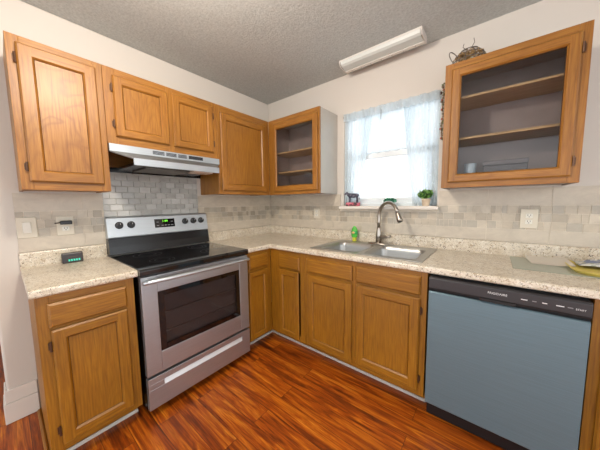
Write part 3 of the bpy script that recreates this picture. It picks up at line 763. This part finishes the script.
t = thing('phone_charger', 'small black charger plugged into the outlet above the black clock', 'charger', (.03, -1.873, 1.177))
bm = NB(); box(bm, .0152, .050, -1.900, -1.845, 1.166, 1.190); obj('plug_body', bm, BLACK, t, bevel=.004)
bm = NB(); tube(bm, [(.033, -1.901, 1.178), (.033, -1.915, 1.177), (.031, -1.925, 1.176)], .0035, 8); obj('cable_end', bm, BLACK, t)

# digital clock on left counter
t = thing('digital_clock', 'small black digital clock with teal lights on the left countertop', 'clock', (.062, -1.862, CT))
bm = NB(); prism(bm, [(.040, CT+.0005), (.080, CT+.0005), (.072, CT+.064), (.046, CT+.066)], -1.913, -1.811, PR); obj('case', bm, flat('charcoal_plastic', (46, 38, 38), .35), t, bevel=.006)
def MCl(u, v, z): return (.080-.008*(z-CT)/.064+v, u, z)
bm = NB()
for k in range(5):
    y = -1.884+.012*k; z0 = CT+.012
    pts = [MCl(y, .0006, z0), MCl(y+.008, .0006, z0), MCl(y+.008, .0006, z0+.012), MCl(y, .0006, z0+.012)]; quad(bm, pts)
obj('display_lights', bm, TEALLED, t)
bm = NB(); quad(bm, [MCl(-1.886, .0006, CT+.038), MCl(-1.84, .0006, CT+.038), MCl(-1.84, .0006, CT+.041), MCl(-1.886, .0006, CT+.041)]); obj('print_line', bm, flat('dim_print', (96, 70, 60), .5), t)

# ------------------------------------------------------------------ sill items
def pattern_mat(name, cols, scale):
    m, nt, p, N, L = new_mat(name)
    v = tex(N, L, 'ShaderNodeTexVoronoi', (scale,)*3, Scale=1.0)
    g = N.new('ShaderNodeSeparateColor'); L.new(v.outputs['Color'], g.inputs[0])
    r = ramp(N, L, g.outputs[0], [(i/len(cols), c) for i, c in enumerate(cols)]); r.color_ramp.interpolation = 'CONSTANT'
    L.new(r.outputs['Color'], p.inputs['Base Color']); p.inputs['Roughness'].default_value = .5; return m
COWM = pattern_mat('cow_paint', [(56, 58, 74), (84, 86, 102), (112, 106, 118), (66, 66, 80)], 60)
BASEM = pattern_mat('cow_base_paint', [(196, 88, 104), (110, 60, 60), (214, 120, 134), (84, 56, 60)], 55)
cx, cy, cz = 1.138, -.045, 1.2505
t = thing('cow_figurine', 'small dark cow figurine on a pinkish red base at the left end of the sill', 'figurine', (cx, cy, cz))
bm = NB(); box(bm, cx-.056, cx+.080, cy-.018, cy+.018, cz+.0003, cz+.034); obj('stand', bm, BASEM, t, bevel=.004)
bm = NB(); zb = cz+.034
tube(bm, [(cx+.058, cy, zb+.058), (cx+.048, cy, zb+.058), (cx+.02, cy, zb+.056), (cx-.015, cy, zb+.058), (cx-.03, cy, zb+.062), (cx-.044, cy, zb+.074), (cx-.052, cy, zb+.078), (cx-.066, cy, zb+.068), (cx-.072, cy, zb+.064)], [.006, .016, .019, .019, .016, .010, .0105, .007, .004], 12)
for dx in (-.022, .045):
    for dy in (-.009, .009): tube(bm, [(cx+dx, cy+dy, zb+.052), (cx+dx+.002, cy+dy, zb+.024), (cx+dx, cy+dy, zb+.0003)], [.0085, .005, .0045], 8)
for dy in (-.012, .012): tube(bm, [(cx-.05, cy+dy*.5, zb+.083), (cx-.046, cy+dy, zb+.092)], [.004, .0015], 6)
tube(bm, [(cx+.060, cy, zb+.064), (cx+.067, cy, zb+.045), (cx+.066, cy, zb+.024)], [.003, .002, .004], 6)
for v in bm.verts: v.co.z = zb+(v.co.z-zb)*1.12; v.co.x = cx+(v.co.x-cx)*1.12+.004
obj('cow_body', bm, COWM, t, smooth=True)
LEAF = pattern_mat('leaf_green', [(70, 120, 46), (104, 152, 66), (132, 172, 84), (58, 98, 44)], 70)
LEAFT = pattern_mat('leaf_teal', [(60, 130, 100), (84, 160, 124), (104, 176, 140)], 70)
def leaves(bm, c, r, n, size, rnd):
    for _ in range(n):
        d = Vector((rnd.gauss(0, 1), rnd.gauss(0, 1), rnd.gauss(0, 1))).normalized()*(rnd.random()**.4)
        p = Vector(c)+Vector((d.x*r[0], d.y*r[1], d.z*r[2]))
        a = Vector((rnd.gauss(0, 1), rnd.gauss(0, 1), rnd.gauss(0, .6))).normalized(); s = a.cross(Vector((rnd.gauss(0, 1), rnd.gauss(0, 1), rnd.gauss(0, 1)))).normalized()
        nrm = a.cross(s); L_ = size*rnd.uniform(.7, 1.3); w = L_*.36
        v = [bm.verts.new(q) for q in (p-a*L_*.5, p+s*w+nrm*w*.3, p+a*L_*.5, p-s*w+nrm*w*.3)]
        bm.faces.new((v[0], v[1], v[2])); bm.faces.new((v[0], v[2], v[3]))
cx, cy, cz = 1.772, -.042, 1.2505
t = thing('potted_plant', 'bushy green plant in a small beige pot at the right end of the sill', 'plant', (cx, cy, cz))
bm = NB(); lathe(bm, [(.024, 0), (.030, .04), (.033, .046), (.033, .056), (.028, .056), (.026, .050), (.001, .050)], (cx, cy, cz+.0004), 20); obj('pot', bm, flat('beige_pot', (206, 186, 160), .6, noise=.06), t, smooth=False)
rr = random.Random(5)
bm = NB()
for _ in range(9): tube(bm, [(cx+rr.uniform(-.01, .01), cy+rr.uniform(-.01, .01), cz+.05), (cx+rr.uniform(-.04, .04), cy+rr.uniform(-.015, .02), cz+rr.uniform(.075, .11))], .0013, 5)
obj('stems', bm, flat('stem_green', (90, 112, 52), .6), t)
bm = NB(); leaves(bm, (cx-.004, cy, cz+.092), (.058, .034, .034), 330, .020, rr); obj('foliage', bm, LEAF, t)
cx, cy, cz = 1.492, -.036, 1.2505
t = thing('potted_succulent', 'low teal-green succulent in the middle of the sill behind the faucet', 'plant', (cx, cy, cz))
bm = NB(); lathe(bm, [(.026, 0), (.032, .018), (.029, .020), (.001, .020)], (cx, cy, cz+.0004), 20); obj('pot', bm, flat('white_pot', (222, 224, 222), .5), t)
bm = NB(); leaves(bm, (cx, cy, cz+.044), (.056, .028, .022), 300, .019, rr); obj('foliage', bm, LEAFT, t)

# floral garland between window and right cabinet
t = thing('floral_garland', 'thin dried flower garland hanging on the wall between window and right cabinet', 'garland', (1.872, -.014, 2.14))
gp = [(1.856+.004*math.sin(k*1.3), -.018, 2.135-.0345*k) for k in range(12)]
bm = NB(); tube(bm, gp, .002, 6); obj('vine', bm, flat('vine_brown', (112, 84, 56), .7), t)
bm = NB(); rr = random.Random(9)
for p in gp: leaves(bm, p, (.012, .010, .02), 7, .018, rr)
obj('dried_leaves', bm, pattern_mat('garland_leaf', [(110, 116, 70), (134, 120, 86), (92, 104, 62), (150, 130, 110)], 80), t)
bm = NB()
for p in gp[1::2]: blob(bm, (p[0]+rr.uniform(-.006, .006), p[1]-.008, p[2]), (.008, .006, .008), 1, jit=.2)
obj('dried_blooms', bm, flat('bloom_rust', (168, 92, 72), .7), t)

# ------------------------------------------------------------------ items in and on the right cabinet
zz = 1.372+.006+.015
t = thing('serving_box', 'dark grey flat box on the bottom shelf behind the right glass door', 'box', (2.23, -.19, zz))
bm = NB(); box(bm, 2.125, 2.325, -.27, -.11, zz+.0005, 1.495); bx_ = obj('box_body', bm, flat('dark_grey_box', (70, 64, 62), .5), t, bevel=.006)
bm = NB(); box(bm, 2.122, 2.328, -.273, -.107, 1.4955, 1.525); obj('box_lid', bm, flat('box_lid_grey', (84, 78, 76), .5), t, bevel=.006)
t = thing('tumbler', 'pale blue-grey cup left of the dark box behind the right glass door', 'cup', (2.055, -.19, zz))
bm = NB(); lathe(bm, [(.028, 0), (.031, .08), (.034, .132), (.032, .132), (.029, .08), (.026, .006), (.001, .006)], (2.055, -.19, zz+.0005), 24); obj('cup_body', bm, flat('pale_blue_cup', (176, 190, 196), .3), t, smooth=True)
# wire basket with straw
t = thing('wire_basket', 'small wire basket with straw lying on top of the right cabinet', 'basket', (2.01, -.2, ZT))
WIRE = flat('grey_wire', (120, 112, 104), .4, .6)
bm = NB(); rr = random.Random(11); cxx, cyy, cz0 = 2.02, -.205, ZT+.002
for rx, zq in ((.088, .004), (.092, .035), (.074, .07), (.045, .098)):
    n = 22; tube(bm, [(cxx+rx*math.cos(2*math.pi*k/n), cyy+rx*.75*math.sin(2*math.pi*k/n), cz0+zq) for k in range(n+1)], .0022, 6)
for k in range(11):
    a = 2*math.pi*k/11; tube(bm, [(cxx+r*math.cos(a), cyy+r*.75*math.sin(a), cz0+zq) for r, zq in ((.088, .004), (.093, .035), (.074, .07), (.045, .098), (.012, .112))], .0018, 6)
obj('wire_frame', bm, WIRE, t)
bm = NB(); n = 18
tube(bm, [(1.948+.042*math.cos(2*math.pi*k/n)*.5-.02*math.sin(2*math.pi*k/n), -.235+.03*math.cos(2*math.pi*k/n), cz0+.055+.05*math.sin(2*math.pi*k/n)) for k in range(n+1)], .0028, 6); obj('handle', bm, WIRE, t)
bm = NB()
for k in range(70):
    a = rr.uniform(0, 6.28); r = rr.uniform(0, .07); p = Vector((cxx+r*math.cos(a), cyy+r*.7*math.sin(a), cz0+.06+rr.uniform(-.015, .035)*(1-r/.09))); d = Vector((rr.gauss(0, 1), rr.gauss(0, 1), rr.gauss(0, .3))).normalized()*.035
    tube(bm, [p-d, p+Vector((0, 0, .006)), p+d], .0028, 5)
s_ = obj('straw', bm, flat('straw_tan', (168, 136, 92), .8, noise=.2), t); s_['kind'] = 'stuff'
bm = NB()
for k in range(16):
    a = rr.uniform(0, 6.28); r = rr.uniform(.02, .065); blob(bm, (cxx+r*math.cos(a), cyy+r*.7*math.sin(a), cz0+rr.uniform(.016, .035)), (.015, .013, .013), 1, jit=.1)
s_ = obj('pebbles', bm, pattern_mat('pale_pebbles', [(190, 188, 182), (110, 116, 128), (150, 156, 120), (90, 84, 84)], 40), t); s_['kind'] = 'stuff'
bm = NB(); tube(bm, [(2.0, -.2, cz0+.112), (1.985, -.2, cz0+.13), (1.99, -.2, cz0+.15)], .002, 6); tube(bm, [(2.03, -.2, cz0+.112), (2.045, -.2, cz0+.14), (2.04, -.2, cz0+.165)], .002, 6); obj('twig', bm, WIRE, t)

# ------------------------------------------------------------------ right counter
bm = NB(); box(bm, 2.285, 2.70, -.405, -.055, CT+.0005, CT+.004)
tag(obj('place_mat', bm, flat('sage_mat', (168, 172, 156), .35, noise=.04), loc=(2.49, -.23, CT), bevel=.001), 'flat sage green mat lying on the countertop above the dishwasher', 'mat')
bm = NB(); zc = CT+.0045
nx, ny = 10, 6; g = []
for j in range(ny+1):
    row = []
    for i in range(nx+1):
        s, q = i/nx, j/ny
        x = 2.375+.17*s-.02*q; y = -.235+.16*q
        row.append(bm.verts.new((x, y, zc+.001+.030*max(0, s-.55)**1.4+.006*math.sin(3*q)*s+.016*q*q)))
    g.append(row)
for j in range(ny):
    for i in range(nx): bm.faces.new((g[j][i], g[j][i+1], g[j+1][i+1], g[j+1][i]))
o = tag(obj('paper_sheet', bm, flat('cream_paper', (214, 206, 192), .6), loc=(2.45, -.16, zc)), 'curled cream paper sheet lying on the sage green mat', 'paper')
m_ = o.modifiers.new('thickness', 'SOLIDIFY'); m_.thickness = .0008; m_.offset = 1
YEL = flat('yellow_tray_paint', (222, 202, 104), .4, noise=.05, nscale=8)
def tray_outline(d):
    x0, x1, y0, y1 = 2.512+d, 2.93-d, -.408+d, -.095-d; r = .095-d*.5; q = .03; pts = []
    for cx, cy, r_, a0 in ((x1-q, y1-q, q, 0), (x0+q, y1-q, q, 90), (x0+r, y0+r, r, 180), (x1-q, y0+q, q, 270)):
        for k in range(9): a = math.radians(a0+90*k/8); pts.append((cx+r_*math.cos(a), cy+r_*math.sin(a)))
    return pts
t = tag(None or bpy.data.objects.new('serving_tray', None), 'yellow tray with rounded corner at the right edge of the countertop', 'tray'); COL.objects.link(t); t.location = (2.70, -.25, CT+.004)
bm = NB(); rings = [[bm.verts.new((x, y, CT+.0045+z)) for x, y in tray_outline(d)] for d, z in ((.012, 0), (.0, .014), (.004, .016), (.020, .006))]
for A, B in zip(rings, rings[1:]):
    for k in range(len(A)): bm.faces.new((A[k], A[(k+1) % len(A)], B[(k+1) % len(A)], B[k]))
bm.faces.new(rings[0]); bm.faces.new(rings[-1]); obj('tray_body', bm, YEL, t)
bm = NB(); rr = random.Random(4); nx = ny = 16; g = []
for j in range(ny+1):
    row = []
    for i in range(nx+1):
        s, q = i/nx, j/ny; x = 2.552+.32*s; y = -.255+.145*q; e_ = min(s, 1-s, q, 1-q)
        row.append(bm.verts.new((x, y, CT+.026+.004*math.sin(9*s+4*q)*math.cos(7*q-3*s)+.028*min(1, e_*5)*(.6+.4*math.sin(13*s)*math.cos(11*q)))))
    g.append(row)
for j in range(ny):
    for i in range(nx): bm.faces.new((g[j][i], g[j][i+1], g[j+1][i+1], g[j+1][i]))
o = tag(obj('patterned_napkin', bm, pattern_mat('blue_white_print', [(204, 204, 196), (176, 178, 176), (124, 132, 156), (206, 204, 196), (160, 164, 146)], 45), loc=(2.69, -.26, CT+.05), smooth=True), 'crumpled blue and white patterned napkin lying on the yellow tray', 'napkin')
m_ = o.modifiers.new('thickness', 'SOLIDIFY'); m_.thickness = .002

# ------------------------------------------------------------------ lamps
t = thing('ceiling_light', 'white box fluorescent ceiling light above the window', 'light fixture', (1.43, -.17, H))
LENS = flat('ribbed_lens', (206, 208, 202), .35)
bm = NB(); prism(bm, [(.100, H-.0005), (.240, H-.0005), (.240, H-.012), (.100, H-.012)], 1.115, 1.745, PW); obj('housing', bm, flat('white_enamel', (216, 212, 204), .4), t)
bm = NB(); prism(bm, [(.140, H-.0125), (.238, H-.0125), (.232, H-.034), (.215, H-.044), (.150, H-.047), (.140, H-.046)], 1.122, 1.738, PW); obj('lens', bm, LENS, t)
bm = NB(); prism(bm, [(.104, H-.0125), (.138, H-.0125), (.138, H-.050), (.104, H-.050)], 1.115, 1.745, PW); ch = obj('channel', bm, flat('channel_white', (224, 218, 208), .4), t, bevel=.002)
for k in range(7):
    bm = NB(); x = 1.17+.085*k; lathe(bm, [(.004, 0), (.004, .0015), (.001, .0015)], (x, -.121, H-.0520), 8); obj('screw', bm, SCREW, ch)
for x in (1.110, 1.742):
    bm = NB(); prism(bm, [(.098, H-.0005), (.243, H-.0005), (.240, H-.03), (.22, H-.048), (.15, H-.051), (.098, H-.051)], x, x+.008, PW); obj('end_cap', bm, flat('cap_white', (204, 196, 188), .5), t)
# globe lamp of the room (above the camera's view)
LX, LY, LZ = 1.30, -1.80, 2.22
t = thing('globe_light', 'round white glass globe lamp hanging near the middle of the kitchen', 'light fixture', (LX, LY, H))
bm = NB(); lathe(bm, [(.07, 0), (.07, -.015), (.05, -.025), (.001, -.025)], (LX, LY, H-.0005), 32); obj('canopy', bm, NICKEL, t)
bm = NB(); tube(bm, [(LX, LY, H-.0255), (LX, LY, LZ+.088)], .006, 10); obj('stem', bm, NICKEL, t)
bm = NB(); blob(bm, (LX, LY, LZ), (.085, .085, .085), 3); obj('glass_globe', bm, flat('lit_globe', (255, 250, 240), .4, emit=(255, 244, 230), es=DOME_STRENGTH), t, smooth=True)
